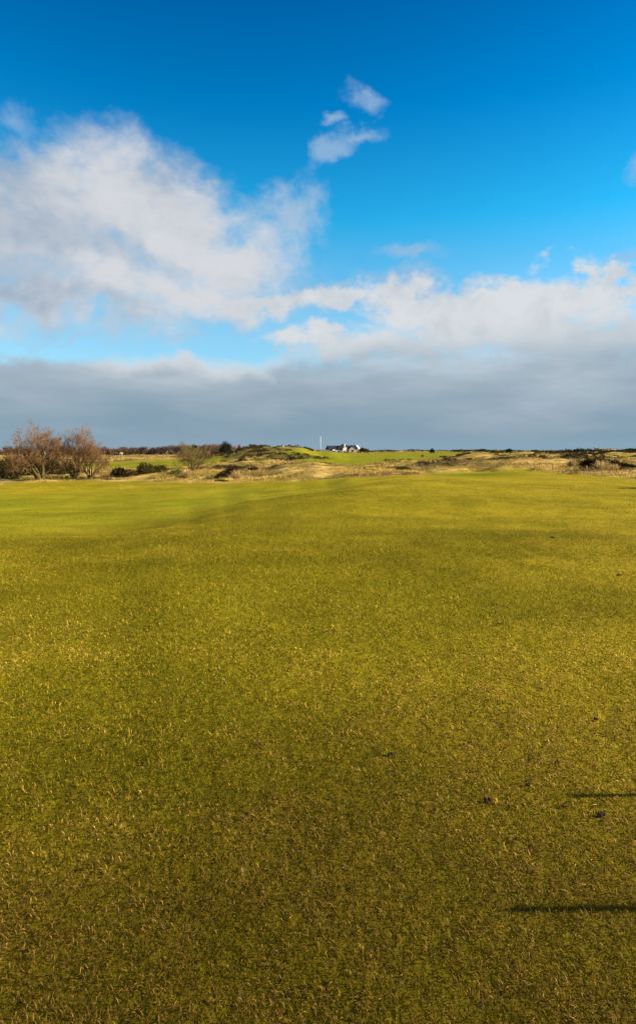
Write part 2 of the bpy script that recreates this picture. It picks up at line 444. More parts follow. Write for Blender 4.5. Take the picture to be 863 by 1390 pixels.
# ---------------------------------------------------------------- long rough: marram tussocks
def build_rough():
    xs = []; ys = []; sz = []
    for (d0, d1, n, s0) in ((42, 75, 26000, .26), (75, 130, 22000, .36), (130, 320, 16000, .6), (320, 700, 9000, 1.2)):
        u = rng.random(n); d = np.sqrt(d0*d0 + u*(d1*d1 - d0*d0)); a = rng.uniform(R(-36), R(36), n)
        x = d*np.sin(a); y = d*np.cos(a)
        r, l, h = zones(x, y)
        cl = fbm(x, y, 3.2, 3, 401)
        keep = rng.random(n) < np.maximum(r * (1 - .75*h) * sstep(.36, .60, cl + .1*rng.random(n)), .05*sstep(34, 46, d)*sstep(60, 50, d)*sstep(.4, .6, cl))
        xs.append(x[keep]); ys.append(y[keep]); sz.append(np.full(keep.sum(), s0) * (.55 + .9*cl[keep]) * (.4 + .6*sstep(.1, .6, r[keep])))
    x = np.concatenate(xs); y = np.concatenate(ys); s = np.concatenate(sz) * rng.uniform(.6, 1.25, len(x))
    nb = 12; n = len(x)
    X = np.repeat(x, nb); Y = np.repeat(y, nb); S = np.repeat(s, nb)
    az = rng.uniform(0, 2*np.pi, n*nb); rad = rng.uniform(0, .45, n*nb) * S
    X = X + np.cos(az)*rad; Y = Y + np.sin(az)*rad
    Z = ground_h(X, Y)
    az = az + rng.normal(0, .5, n*nb)
    lean = np.abs(rng.normal(.75, .35, n*nb))
    tint = np.repeat(fbm(x, y, 11, 3, 421), nb)
    d = np.hypot(X, Y)
    straw = np.array((.70, .47, .15)); ol = np.array((.20, .16, .025)); br = np.array((.16, .085, .03)); gr = np.array((.11, .12, .018))
    t = rng.random(n*nb)
    col = np.where((t < .66)[:, None], straw, np.where((t < .84)[:, None], ol, br))
    col = np.where((tint > .60)[:, None] & (t > .35)[:, None], gr, col)
    lump = np.repeat(sstep(.3, .7, fbm(x, y, 4.5, 3, 431)), nb)
    col = col * rng.uniform(.65, 1.2, (n*nb, 1)) * (.38 + .85*lump)[:, None]
    me = blades('dune_blades', X, Y, Z, S*rng.uniform(.45, .95, n*nb), S*.075, lean, az, col)
    o = link('dune_grass', me, M_blade)
    tag(o, 'long dry straw coloured dune grass in tussocks beyond the mown turf', 'dune grass', kind='stuff')
build_rough()

# ---------------------------------------------------------------- leaf clumps
def leaf_cloud(n, rx, ry, rz, size, cols, seed=0, base=0.0, lump=.35, fill=.55, flat=.0):
    """n little leaf faces in a lumpy dome standing on z=base; cols: list of (rgb, weight)"""
    g = np.random.default_rng(seed)
    ph = g.uniform(0, 2*np.pi, n); ct = g.uniform(-.15, 1, n); st = np.sqrt(1 - ct*ct)
    rr = (fill + (1-fill)*g.random(n)) ** .7
    lm = 1 + lump*(fbm(ph*1.6 + seed*3.1, ct*3 + 7, 1, 3, seed) - .5)*2.2
    x = rx*st*np.cos(ph)*rr*lm; y = ry*st*np.sin(ph)*rr*lm; z = base + rz*np.maximum(ct, -.12)*rr*lm + rz*.1
    c = np.stack([x, y, np.maximum(z, .02)], 1)
    a = g.normal(size=(n, 3)); a[:, 2] *= (1-flat); a /= np.linalg.norm(a, axis=1)[:, None]
    b = g.normal(size=(n, 3)); b = np.cross(a, b); b /= np.linalg.norm(b, axis=1)[:, None]
    s = size*g.uniform(.5, 1.3, (n, 1))
    V = np.stack([c - a*s, c + b*s*.45, c + a*s, c - b*s*.45], 1).reshape(-1, 3)
    k = np.arange(n)*4; F = np.stack([k, k+1, k+2, k+3], 1)
    cs = np.array([q[0] for q in cols]); w = np.array([q[1] for q in cols], float); w /= w.sum()
    cc = cs[g.choice(len(cols), n, p=w)] * g.uniform(.65, 1.3, (n, 1))
    return V, F, np.repeat(cc, 4, axis=0)

GORSE = [((.035, .032, .010), 3), ((.060, .042, .016), 2), ((.022, .022, .009), 2)]
BROWNG = [((.075, .038, .018), 3), ((.12, .06, .02), 2), ((.035, .020, .012), 2)]
OLIVEB = [((.085, .075, .018), 3), ((.13, .105, .03), 2), ((.045, .045, .014), 2)]
YELLB = [((.26, .19, .06), 3), ((.15, .115, .03), 3), ((.085, .07, .02), 1)]
PINE = [((.018, .030, .014), 3), ((.030, .042, .016), 2)]
PAMP = [((.66, .47, .20), 3), ((.36, .24, .09), 2), ((.74, .58, .30), 1)]

def bush(name, label, cat, px, d, w, h, cols, n=1500, leaf=.09, seed=1, dep=None, group=None, stems=5):
    p = P(px, d, -.05)
    r = empty(name, p); tag(r, label, cat, group)
    V, F, cc = leaf_cloud(n, w/2, (dep or w)/2, h*.85, leaf, cols, seed)
    link('foliage', fast_mesh('foliage', V, F, 4, cc), M_leaf, r)
    b = MB(); g = random.Random(seed)
    for k in range(stems):
        a = g.uniform(0, 6.28); q = g.uniform(.3, .8)
        b.tube([(0, 0, 0), (math.cos(a)*w*.12, math.sin(a)*w*.12, h*.35), (math.cos(a)*w*.4*q, math.sin(a)*w*.4*q, h*.75)], [.05*h, .03*h, .01*h], 5)
    b.build('stem', M_bark, r)
    return r

# ---------------------------------------------------------------- bare trees
def grow(g, p, dirv, length, rad, lvl, maxl, out, up=.12, split=3, wig=.22, ends=None):
    pts = [p.copy()]; rs = [rad]; nseg = 4 if lvl < maxl else 2
    d = dirv.normalized()
    for i in range(nseg):
        d = (d + Vector((g.gauss(0, wig), g.gauss(0, wig), g.gauss(0, wig*.7) + up*.3))).normalized()
        p = p + d*length/nseg; pts.append(p.copy()); rs.append(rad*(1 - .45*(i+1)/nseg) if lvl < maxl else rad*(1 - .8*(i+1)/nseg))
    out.append((lvl, pts, rs))
    if lvl >= maxl: return
    nb = split if lvl > 0 else split + 1
    for k in range(nb):
        t = g.uniform(.35, 1.0) if k else 1.0
        i = min(int(t*nseg), nseg-1); f = t*nseg - i
        q = pts[i].lerp(pts[i+1], min(f, 1)); rr = rs[i]*(1-min(f, 1)) + rs[i+1]*min(f, 1)
        ax = d.orthogonal().normalized(); ax.rotate(Matrix.Rotation(g.uniform(0, 6.283), 3, d))
        ang = g.uniform(.35, .85)
        nd = (d*math.cos(ang) + ax*math.sin(ang)); nd.z += up
        grow(g, q, nd, length*g.uniform(.55, .85), rr*.68, lvl+1, maxl, out, up, split, wig)

def bare_tree(name, label, cat, loc, seed, stems, height, spread, maxl=5, split=3, width=None, cx=0, mat_t=None, mat_c=None, base_r=.13, twig_r=.006, group=None, lean=(0, 0)):
    g = random.Random(seed); out = []
    for k in range(stems):
        a = 6.283*k/stems + g.uniform(-.5, .5); s = spread*g.uniform(.5, 1.15)
        dv = Vector((math.cos(a)*s + lean[0], math.sin(a)*s*.9 + lean[1], 1.0))
        grow(g, Vector((math.cos(a)*base_r*.8, math.sin(a)*base_r*.8, 0)), dv, height*g.uniform(.30, .42), base_r*g.uniform(.6, 1), 0, maxl, out, .10, split)
    # bring to the wanted height
    zz = sorted(p.z for _, pts, _ in out for p in pts); k = height/zz[int(len(zz)*.993)]
    xx = sorted(p.x for _, pts, _ in out for p in pts); yy = sorted(p.y for _, pts, _ in out for p in pts); nn = len(xx)
    kx = ky = k; sx = sy = 0
    if width:
        x0, x1, y0, y1 = xx[int(nn*.01)], xx[int(nn*.99)], yy[int(nn*.01)], yy[int(nn*.99)]
        kx = width/(x1-x0); ky = width/(y1-y0); sx = cx - (x0+x1)/2*kx; sy = -(y0+y1)/2*ky
    r = empty(name, loc); tag(r, label, cat, group)
    t = MB(); c = MB()
    t.tube([(0, 0, -.3), (0, 0, .02), (lean[0]*.1, 0, .22)], [base_r*2.0, base_r*1.7, base_r*1.2], 9)
    for lvl, pts, rs in out:
        pts = [Vector((p.x*kx + sx*min(1, p.z*k/height*1.4), p.y*ky + sy*min(1, p.z*k/height*1.4), p.z*k)) for p in pts]
        rs = [max(q, twig_r) for q in rs]
        if lvl <= (2 if maxl > 4 else 1): t.tube(pts, rs, 6, False)
        else: c.tube(pts, rs, 4 if lvl < 4 else 3, False)
    t.build('trunk', mat_t or M_bark, r, smooth=True); c.build('crown', mat_c or M_twig, r)
    return r

bare_tree('bare_tree', 'large spreading leafless tree, left of the pair by the rough', 'tree', P(53, 53, .02), 14, 7, 4.3, .9, 6, 3, 4.5, -.45, base_r=.17, twig_r=.0065)
bare_tree('bare_tree', 'leafless tree with pinkish twigs standing just right of the large spreading one', 'tree', P(102, 55, .02), 23, 6, 4.2, .9, 6, 3, 4.0, .0, base_r=.14, twig_r=.0055, lean=(-.12, 0))
bare_tree('bare_shrub', 'low many-stemmed leafless shrub at the right foot of the two bare trees', 'shrub', P(121, 55, .02), 31, 8, 3.1, .95, 5, 3, 2.9, .45, base_r=.08, twig_r=.006, lean=(.15, 0))

# ---------------------------------------------------------------- bushes in the rough
bush('gorse_bush', 'dark gorse bush at the far left edge beside the bare trees', 'bush', 4, 57, 3.0, 1.7, GORSE, 2600, .10, 3)
bush('gorse_bush', 'long dark gorse bank behind the left bare tree', 'bush', 30, 66, 5.6, 2.2, GORSE, 3600, .11, 4, dep=2.4)
bush('gorse_bush', 'dark brown gorse seen between the two bare trees', 'bush', 68, 68, 3.2, 1.6, GORSE, 2200, .11, 5, dep=2)
bush('gorse_bush', 'low dark gorse behind the trunk of the second bare tree', 'bush', 93, 70, 3.0, 1.5, GORSE, 2000, .11, 6, dep=2)
bush('gorse_bush', 'nearly black gorse bush right of the bare shrub', 'bush', 162, 60, 1.8, 1.0, GORSE[2:] + GORSE[:1], 1500, .09, 7)
bush('grassy_bush', 'low brown and straw bush between the black gorse and the rounded olive bush', 'bush', 177, 59, 1.6, .7, BROWNG + YELLB[:1], 900, .09, 8)
bush('olive_bush', 'rounded olive bush in front of the left fairway', 'bush', 199, 60, 2.1, 1.15, OLIVEB, 1800, .085, 9)
bush('olive_bush', 'lower olive bush touching the right side of the rounded one', 'bush', 217, 61, 1.9, .95, OLIVEB, 1500, .085, 10)
bush('green_bush', 'small fresh green bush at the left foot of the yellowish willow', 'bush', 241, 59, 1.3, .45, [((.07, .11, .012), 3), ((.04, .06, .01), 1)], 500, .08, 12)
w = bare_tree('willow_shrub', 'airy yellowish leafless willow shrub left of the brown gorse', 'shrub', P(262, 63, -.05), 47, 8, 2.7, .95, 5, 3, 3.9, 0, M_bark, simple_mat('yellow_twig', (.20, .14, .045), .9, .2, 2), .06, .007)
bush('gorse_bush', 'reddish brown gorse bush on the foot of the dune', 'bush', 315, 60, 1.9, 1.0, BROWNG, 1900, .085, 13)
bush('gorse_bush', 'small brown bush lying left below the reddish brown gorse', 'bush', 302, 57, 1.3, .55, BROWNG + GORSE, 900, .08, 14)
bush('gorse_bush', 'dark low bush on the dune slope right of the reddish gorse', 'bush', 344, 72, 1.5, .75, BROWNG + GORSE, 900, .09, 15)
bush('grassy_bush', 'flat dark mat of scrub at the rough edge below the gorse', 'bush', 299, 51.5, 1.2, .22, GORSE, 600, .07, 16, dep=.6)
bush('green_bush', 'low dark green bush in the straw rough right of the middle', 'bush', 547, 66, 2.0, .55, [((.06, .085, .015), 3), ((.03, .04, .01), 1)], 1100, .09, 17)
bush('gorse_bush', 'small dark bush standing alone on the right skyline', 'bush', 690, 240, 2.6, 2.0, PINE, 900, .35, 18)
bush('gorse_bush', 'dark round bush on the skyline right of the clubhouse', 'bush', 586, 240, 1.7, 1.5, PINE, 900, .3, 19)
bush('gorse_bush', 'small dark bush on the straw bank right of the red golf flag', 'bush', 600, 78, 1.0, .55, GORSE, 500, .09, 20)
bush('gorse_bush', 'little dark bush low in the straw at the right of the middle bank', 'bush', 738, 72, .8, .4, GORSE, 700, .09, 21)
bush('gorse_bush', 'dark bush sloping down from the right end of the clubhouse', 'bush', 493, 330, 6.0, 2.4, BROWNG, 800, .4, 22, dep=3)
# dark heathery bank at the right: four overlapping bushes
for i, (px, d, w_, h_, lab) in enumerate(((797, 53.5, 2.6, 1.15, 'leftmost dark brown bush of the bank at the right'), (815, 53, 2.8, 1.35, 'dark brown bush of the right bank rising behind the pale tussock'),
                                     (833, 52.5, 2.6, 1.15, 'dark brown bush of the right bank, right of the pale tussock'), (850, 52, 2.2, .7, 'lowest dark brown bush at the right end of the bank'))):
    bush('heather_bush', lab, 'bush', px, d, w_, h_, [((.05, .026, .013), 3), ((.028, .018, .01), 2)], 3000, .08, 30+i, dep=1.4, group='bushes along the dark bank')

def tussock(name, label, px, d, w, h, seed, cols=PAMP, n=520):
    g = np.random.default_rng(seed); p = P(px, d, -.03)
    az = g.uniform(0, 6.283, n); rad = w*.22*np.sqrt(g.random(n))
    global rng
    me = blades('tussock', np.cos(az)*rad, np.sin(az)*rad, np.zeros(n), h*g.uniform(.5, 1.5, n), np.full(n, .03), np.abs(g.normal(.6, .4, n)), az + g.normal(0, .4, n),
                np.array([c[0] for c in cols])[g.choice(len(cols), n)] * g.uniform(.6, 1.2, (n, 1)))
    o = link(name, me, M_blade, None, p); tag(o, label, 'tussock', 'pale tussocks at the rough edge')
tussock('grass_tussock', 'big pale bleached grass tussock in front of the dark right bank', 818, 45.0, 1.5, .62, 51)
tussock('grass_tussock', 'smaller pale tussock touching the right of the big bleached one', 832, 46, 1.0, .45, 52)
tussock('grass_tussock', 'pale tussock standing at the left end of the dark right bank', 776, 50, .9, .5, 53)
tussock('grass_tussock', 'bright straw tussock below the reddish brown gorse', 322, 54, .8, .75, 54)
tussock('grass_tussock', 'pale tussock in front of the yellowish willow shrub', 253, 57, .9, .6, 55)
bush('gorse_bush', 'small dark bush right of the pale tussocks at the right edge', 'bush', 845, 48.5, .9, .32, BROWNG, 400, .07, 56)

# shrub standing outside the right edge: throws the shade on the turf there
bush('gorse_bush', 'gorse bush standing just outside the right edge of the turf', 'bush', 972, 26.0, 2.6, 1.9, GORSE, 2600, .08, 60)

# ---------------------------------------------------------------- distant woods
protos = []
for i in range(5):
    r = bare_tree('far_tree', 'brown leafless tree in the distant belt beyond the left fairway', 'tree', (0, 0, 0), 100+i, 3 if i % 2 else 2, 7.0, .42 + .08*(i % 3), 4, 4, None, 0,
                  M_farbark, simple_mat('far_twig', ((.13, .085, .07), (.15, .10, .06), (.11, .075, .065))[i % 3], .9, .2, .5), .16, .05, 'leafless trees of the far belt')
    protos.append(r)
used = set()
g = random.Random(5)
far = []
for k in range(46):
    px = 118 + k*4.25 + g.uniform(-2, 2); far.append((px, g.uniform(395, 450), g.uniform(.62, .85) if px < 235 else g.uniform(.78, 1.0)))
for px in (262, 276, 283, 290, 299, 312, 252, 243):
    far.append((px, g.uniform(330, 380), g.uniform(.72, .92)))
for k in range(12):
    far.append((-30 + k*12 + g.uniform(-4, 4), g.uniform(420, 460), g.uniform(.6, .95)))
for n_, (px, d, s) in enumerate(far):
    i = n_ % 5
    o = protos[i] if i not in used else copy_tree(protos[i]); used.add(i)
    o.location = P(px, d, -.3); o.rotation_euler = (0, 0, g.uniform(0, 6.28)); o.scale = (s*1.15, s*1.15, s)

def evergreen(px, d, w, h, lab, seed):
    p = P(px, d, -.2); r = empty('evergreen_tree', p); tag(r, lab, 'tree')
    V, F, cc = leaf_cloud(2600, w/2, w/2, h*.62, .28, PINE, seed, base=h*.25, lump=.5)
    link('crown', fast_mesh('crown', V, F, 4, cc), M_leaf, r)
    b = MB(); b.tube([(0, 0, 0), (.1, 0, h*.3), (0, .1, h*.7)], [.35, .28, .1], 7); b.build('trunk', M_farbark, r)
evergreen(307, 330, 6.2, 7.6, 'dark rounded evergreen standing right of the far wood beside the dune', 70)
evergreen(264, 350, 3.8, 6.4, 'narrower dark evergreen rising among the bare trees of the far wood', 71)
evergreen(272, 300, 4.0, 3.8, 'low dark evergreen in front of the far wood', 72)

# understorey / far masses: nobody could count these
def far_mass(name, label, spots, cols, leaf, seed, cat='woodland'):
    VV = []; FF = []; CC = []; b = 0
    for i, (px, d, w, h) in enumerate(spots):
        p = P(px, d, -.3)
        V, F, cc = leaf_cloud(360, w/2, w/3, h, leaf, cols, seed+i, lump=.5)
        VV.append(V + np.array(p)[None]); FF.append(F + b); CC.append(cc); b += len(V)
    o = link(name, fast_mesh(name, np.vstack(VV), np.vstack(FF), 4, np.vstack(CC)), M_leaf)
    tag(o, label, cat, kind='stuff')
far_mass('hedgerow', 'low brown hedgerow along the foot of the distant left wood', [(-60 + k*6.0, g.uniform(375, 470), g.uniform(7, 13), g.uniform(2.2, 4.0)) for k in range(62)],
         [((.075, .05, .038), 3), ((.05, .04, .025), 2), ((.10, .07, .05), 1)], .5, 500)
far_mass('pine_belt', 'dark green pine scrub belt below the right horizon', [(650 + k*5.2, g.uniform(300, 345), g.uniform(6, 13), g.uniform(.5, 1.4)) for k in range(20)] +
         [(765 + k*4.0, g.uniform(250, 285), g.uniform(6, 10), g.uniform(1.2, 2.1)) for k in range(30)], PINE + GORSE[:1], .45, 700)
far_mass('scrub', 'dark scrub dotted along the distant dune skyline', [(g.uniform(500, 900), g.uniform(350, 620), g.uniform(4, 14), g.uniform(.4, 1.2)) for k in range(110)],
         GORSE + BROWNG[:1] + OLIVEB[:1], .5, 900)
def heather():
    n = 9000; d = np.sqrt(rng.uniform(60**2, 260**2, n)); a = rng.uniform(R(-12), R(32), n); x = d*np.sin(a); y = d*np.cos(a)
    r, l, h = zones(x, y); k = rng.random(n) < h; x = x[k]; y = y[k]; d = d[k]
    VV = []; FF = []; CC = []; b = 0; z = ground_h(x, y)
    pr = [leaf_cloud(70, .8, .8, .42, .16, GORSE + BROWNG, 40+i) for i in range(6)]
    for i in range(len(x)):
        V, F, cc = pr[i % 6]; s = .55*(d[i]/90)**.8 * random.uniform(.6, 1.4)
        VV.append(V*s + np.array((x[i], y[i], z[i]-.03))); FF.append(F+b); CC.append(cc); b += len(V)
    o = link('heather', fast_mesh('heather', np.vstack(VV), np.vstack(FF), 4, np.vstack(CC)), M_leaf)
    tag(o, 'dark brown heather mats in patches on the dunes', 'heather', kind='stuff')
heather()

# ---------------------------------------------------------------- clubhouse
def gable_roof(b, x0, x1, y0, y1, ze, zr, along='x', t=.22, over=.35):
    """two sloping slabs; ridge runs along x or y"""
    if along == 'x':
        ym = (y0+y1)/2
        for s in (-1, 1):
            ye = (y0-over) if s < 0 else (y1+over)
            k = (zr-ze)/((y1-y0)/2); zz = ze - over*k
            v = [(x0, ye, zz), (x1, ye, zz), (x1, ym, zr), (x0, ym, zr)]
            v += [(a, c, e+t) for a, c, e in v]
            b.add(v, [(0,3,2,1),(4,5,6,7),(0,1,5,4),(1,2,6,5),(2,3,7,6),(3,0,4,7)])
    else:
        xm = (x0+x1)/2
        for s in (-1, 1):
            xe = (x0-over) if s < 0 else (x1+over)
            k = (zr-ze)/((x1-x0)/2); zz = ze - over*k
            v = [(xe, y0, zz), (xm, y0, zr), (xm, y1, zr), (xe, y1, zz)]
            v += [(a, c, e+t) for a, c, e in v]
            b.add(v, [(0,3,2,1),(4,5,6,7),(0,1,5,4),(1,2,6,5),(2,3,7,6),(3,0,4,7)])

def clubhouse():
    p = P(467.5, 340); p.z = 1.6 - 1.2
    r = empty('clubhouse', p, R(17)); tag(r, 'low house with dark slate roofs, white gable end and pale stone wing on the horizon', 'house')
    S = MB()
    # right wing: pale stone, ridge along x, projecting gable toward the links
    S.box(1.1, 7.6, 0, 6, -1.5, 2.4)
    S.prism([(2.2, -1.5), (6.2, -1.5), (6.2, 2.1), (4.2, 3.9), (2.2, 2.1)], -1.0, .0)
    S.build('wall', M_stone, r)
    W = MB()
    W.prism([(0, -1.5), (1, -1.5), (1, 2.4)], 0, 0.001) if False else None
    W.box(-8.5, 1.0, .3, 6, -1.5, 1.9)
    W.prism([(-1.2, -1.5), (1.05, -1.5), (1.05, 2.9), (.4, 3.1), (-1.2, 2.3)], -.6, .3)
    W.prism([(-7.2, -1.5), (-4.3, -1.5), (-4.3, 1.6), (-5.75, 2.75), (-7.2, 1.6)], -.7, .3)
    W.build('wall', M_white, r)
    G = MB()   # white right gable end, thick slab facing the sun
    G.v = [(7.6, -.15, -1.5), (7.6, 6.15, -1.5), (7.6, 6.15, 2.6), (7.6, 3, 4.35), (7.6, -.15, 2.6),
           (8.6, -.15, -1.5), (8.6, 6.15, -1.5), (8.6, 6.15, 2.6), (8.6, 3, 4.35), (8.6, -.15, 2.6)]
    G.f = [(0,1,2,3,4)[::-1], (5,6,7,8,9), (0,5,9,4)[::-1], (4,9,8,3)[::-1], (3,8,7,2)[::-1], (2,7,6,1)[::-1]]
    G.build('gable_wall', M_white, r)
    f = MB(); gable_roof(f, 1.0, 7.6, 0, 6, 2.4, 4.0); f.build('roof', M_slate, r)
    f = MB(); gable_roof(f, -8.8, 1.0, .3, 6, 1.9, 3.75); f.build('roof', M_slate, r)
    f = MB(); gable_roof(f, 2.2, 6.2, -1.25, 1.2, 2.1, 3.9, 'y', .16); f.build('roof', M_slate, r)
    f = MB(); gable_roof(f, -7.2, -4.3, -.95, 1.6, 1.6, 2.75, 'y', .12, .2); f.build('roof', M_slate, r)
    # cross wing with its rising roof beside the chimney
    f = MB(); f.prism([(-4.2, 2.6), (-.3, 4.75), (-.3, 3.1), (-1.4, 2.3), (-4.2, 2.2)], -.2, 2.8); f.build('roof', M_slate, r)
    c = MB(); c.box(-.3, .75, 1.0, 2.4, 2.6, 5.0); ch = c.build('chimney', M_white, r)
    c = MB(); c.box(-.4, .85, .9, 2.5, 5.0, 5.15)
    for q in (0.0, .5): c.tube([(q, 1.7, 5.15), (q, 1.7, 5.5)], [.14, .12], 8)
    c.build('chimney_cap', M_stone, ch)
    for (x0, x1, z0, z1, yy) in ((3.55, 4.85, .55, 1.85, -1.0), (-6.2, -5.3, .3, 1.2, -.7), (-3.6, -2.5, .2, 1.2, .3), (-.6, .2, .4, 1.3, -.6)):
        a = MB(); a.box(x0-.12, x1+.12, yy-.06, yy-.003, z0-.12, z1+.12); fr = a.build('window', M_wpaint, r)
        a = MB(); xm = (x0+x1)/2; a.box(x0, xm-.04, yy-.09, yy-.063, z0, z1); a.box(xm+.04, x1, yy-.09, yy-.063, z0, z1); a.build('pane', M_glass, fr)
clubhouse()

# flagpole left of the clubhouse
def flagpole():
    p = P(435, 205, -.2); r = empty('flagpole', p); tag(r, 'tall bare white flagpole left of the clubhouse', 'flagpole')
    b = MB(); b.tube([(0, 0, 0), (0, 0, 3), (0, 0, 5.0)], [.10, .085, .06], 10); b.build('pole', M_wpaint, r, smooth=True)
    b = MB(); b.tube([(0, 0, 5.0), (0, 0, 5.06), (0, 0, 5.12), (0, 0, 5.16)], [.05, .1, .08, .01], 10); b.build('finial', M_wpaint, r)
flagpole()

def golf_flag():
    p = P(571.5, 100); r = empty('golf_flag', p); tag(r, 'small red golf flag on a thin pin in the middle dunes', 'golf flag')
    b = MB(); b.tube([(0, 0, 0), (0, 0, 1.55)], [.022, .016], 8); b.build('pole', M_wood, r)
    b = MB(); pts = []
    n = 8
    for i in range(n+1):
        x = .42*i/n; yy = .05*math.sin(i*1.1); pts.append((x, yy))
    v = []
    for x, yy in pts: v += [(x, yy, 1.12 - .05*x), (x, yy, 1.53 - .12*x), (x, yy+.012, 1.12 - .05*x), (x, yy+.012, 1.53 - .12*x)]
    fs = []
    for i in range(n):
        a = i*4; c = a+4; fs += [(a, c, c+1, a+1), (a+2, a+3, c+3, c+2), (a+1, c+1, c+3, a+3), (a, a+2, c+2, c)]
    b.add(v, fs + [(0, 1, 3, 2), (n*4, n*4+2, n*4+3, n*4+1)]); b.build('flag', M_red, r)
golf_flag()

# white farm cottage and pale roofs by the far wood
def cottage(px, d, w, h, rz, lab, wallm, roofm, name='cottage', zb=None):
    p = P(px, d, -.3); r = empty(name, p, R(rz)); tag(r, lab, 'house')
    b = MB(); b.prism([(-w/2, 0), (w/2, 0), (w/2, h*.55), (0, h), (-w/2, h*.55)], 0, w*1.5); b.build('wall', wallm, r)
    f = MB(); gable_roof(f, -w/2, w/2, -.2, w*1.5+.2, h*.55, h, 'y', .2, .25)
    rf = f.build('roof', roofm, r)
    c = MB(); c.box(-.4, .4, w*1.1, w*1.1+.8, h*.9, h*1.22); c.build('chimney', wallm, rf)
    for s in (-1, 1):
        a = MB(); a.box(s*w*.2-.45, s*w*.2+.45, -.05, -.003, h*.2, h*.42); a.build('window', M_glass, r)
cottage(229, 430, 3.1, 4.0, 42, 'small white gabled cottage with dark roof beside the far wood', M_white, M_slate)
cottage(60, 380, 5, 3.0, -80, 'pale low farmhouse seen through the twigs of the bare trees', M_white, M_stone, 'farmhouse')
cottage(156, 390, 3, 1.7, -84, 'long pale low barn at the foot of the brown wood', M_stone, M_stone, 'barn')
cottage(812, 245, 1.1, 1.7, 30, 'tiny pale hut in front of the dark pine belt at the right', M_stone, M_stone, 'hut')

# spire behind the left end of the dune
def spire():
    d = 420; p = P(325, d, -.3); r = empty('church_spire', p); tag(r, 'distant red brick spire poking above the left end of the dune', 'spire')
    top = 1.6 + (612-602.5)/FPX*d - p.z; base = 1.6 + (612-606.5)/FPX*d - p.z
    b = MB(); b.box(-1.1, 1.1, -1.1, 1.1, 0, base); b.build('tower', M_brick, r)
    b = MB(); b.add([(-1.2, -1.2, base), (1.2, -1.2, base), (1.2, 1.2, base), (-1.2, 1.2, base), (0, 0, top)], [(0,1,4),(1,2,4),(2,3,4),(3,0,4),(3,2,1,0)]); b.build('roof', M_brick, r)
    b = MB(); b.prism([(-3.2, 0), (.6, 0), (.6, base*.55), (-1.3, base*.86), (-3.2, base*.55)], 1.1, 9); b.build('nave', M_brick, r)
spire()

def mast():
    d = 420; p = P(283, d, 0); r = empty('mast', p); tag(r, 'thin grey mast rising from the far wood', 'mast')
    b = MB(); h = 1.6 + 13/FPX*d - p.z; b.tube([(0, 0, 0), (0, 0, h)], [.14, .09], 8); b.build('pole', M_grey, r)
    b = MB(); b.tube([(-.6, 0, h*.9), (.6, 0, h*.9)], [.05, .05], 6); b.build('crossbar', M_grey, r)
mast()

def bench():
    p = P(403.5, 139, -.03); r = empty('tee_bench', p, R(10)); tag(r, 'small wooden frame standing on the crest of the dune', 'frame')
    for s in (-1, 1):
        b = MB(); b.box(s*.42-.04, s*.42+.04, -.04, .04, 0, .6); b.build('post', M_wood, r)
    b = MB(); b.box(-.50, .50, -.06, -.043, .36, .56); b.build('board', M_wood, r)
bench()
def post(name, lab, px, d, h, w, mat, capm=None):
    p = P(px, d, -.15); r = empty(name, p); tag(r, lab, 'post')
    b = MB(); b.tube([(0, 0, 0), (0, 0, h)], [w/2, w/2*.94], 10); b.build('shaft', mat, r, smooth=False)
    b = MB(); b.tube([(0, 0, h), (0, 0, h+w*.25), (0, 0, h+w*.6)], [w/2*.94, w*.42, w*.06], 10); b.build('cap', capm or mat, r)
post('marker_post', 'small white marker post on top of the dune', 384.5, 137, .5, .16, M_wpaint)
post('marker_post', 'short dark marker post on the fairway below the dune', 391, 96, .6, .22, M_grey)
# two stakes just outside the right edge throw the thin shadows across the turf
def stake(x, y, h, w, lab):
    r = empty('wooden_stake', (x, y, hat(x, y) - .1)); tag(r, lab, 'stake')
    b = MB(); b.tube([(0, 0, 0), (.01, 0, h*.5), (.0, .005, h)], [w/2, w/2, w/2*.9], 8); b.build('shaft', M_wood, r)
    b = MB(); b.tube([(0, .005, h), (0, .005, h+w*.35), (0, .005, h+w*.7)], [w/2*.9, w*.42, w*.05], 8); b.build('cap', M_wpaint, r)
def stake_at(px, py, h, w, lab):
    ang = math.atan((py - 650)/FPX) + math.atan(38/FPX); d = EYE/math.tan(ang)
    zc = d*math.cos(math.atan(38/FPX)) + EYE*math.sin(math.atan(38/FPX)); xt = (px - PX0)/FPX*zc
    s = (h-.1)/math.tan(R(SUN_EL))
    stake(xt + s*math.sin(R(SUN_AZ)), d + s*math.cos(R(SUN_AZ)), h, w, lab)
stake_at(690, 1237, 1.10, .034, 'thin wooden stake outside the frame nearest the camera')
stake_at(782, 1080, 1.00, .034, 'thin wooden stake outside the frame a step farther off')

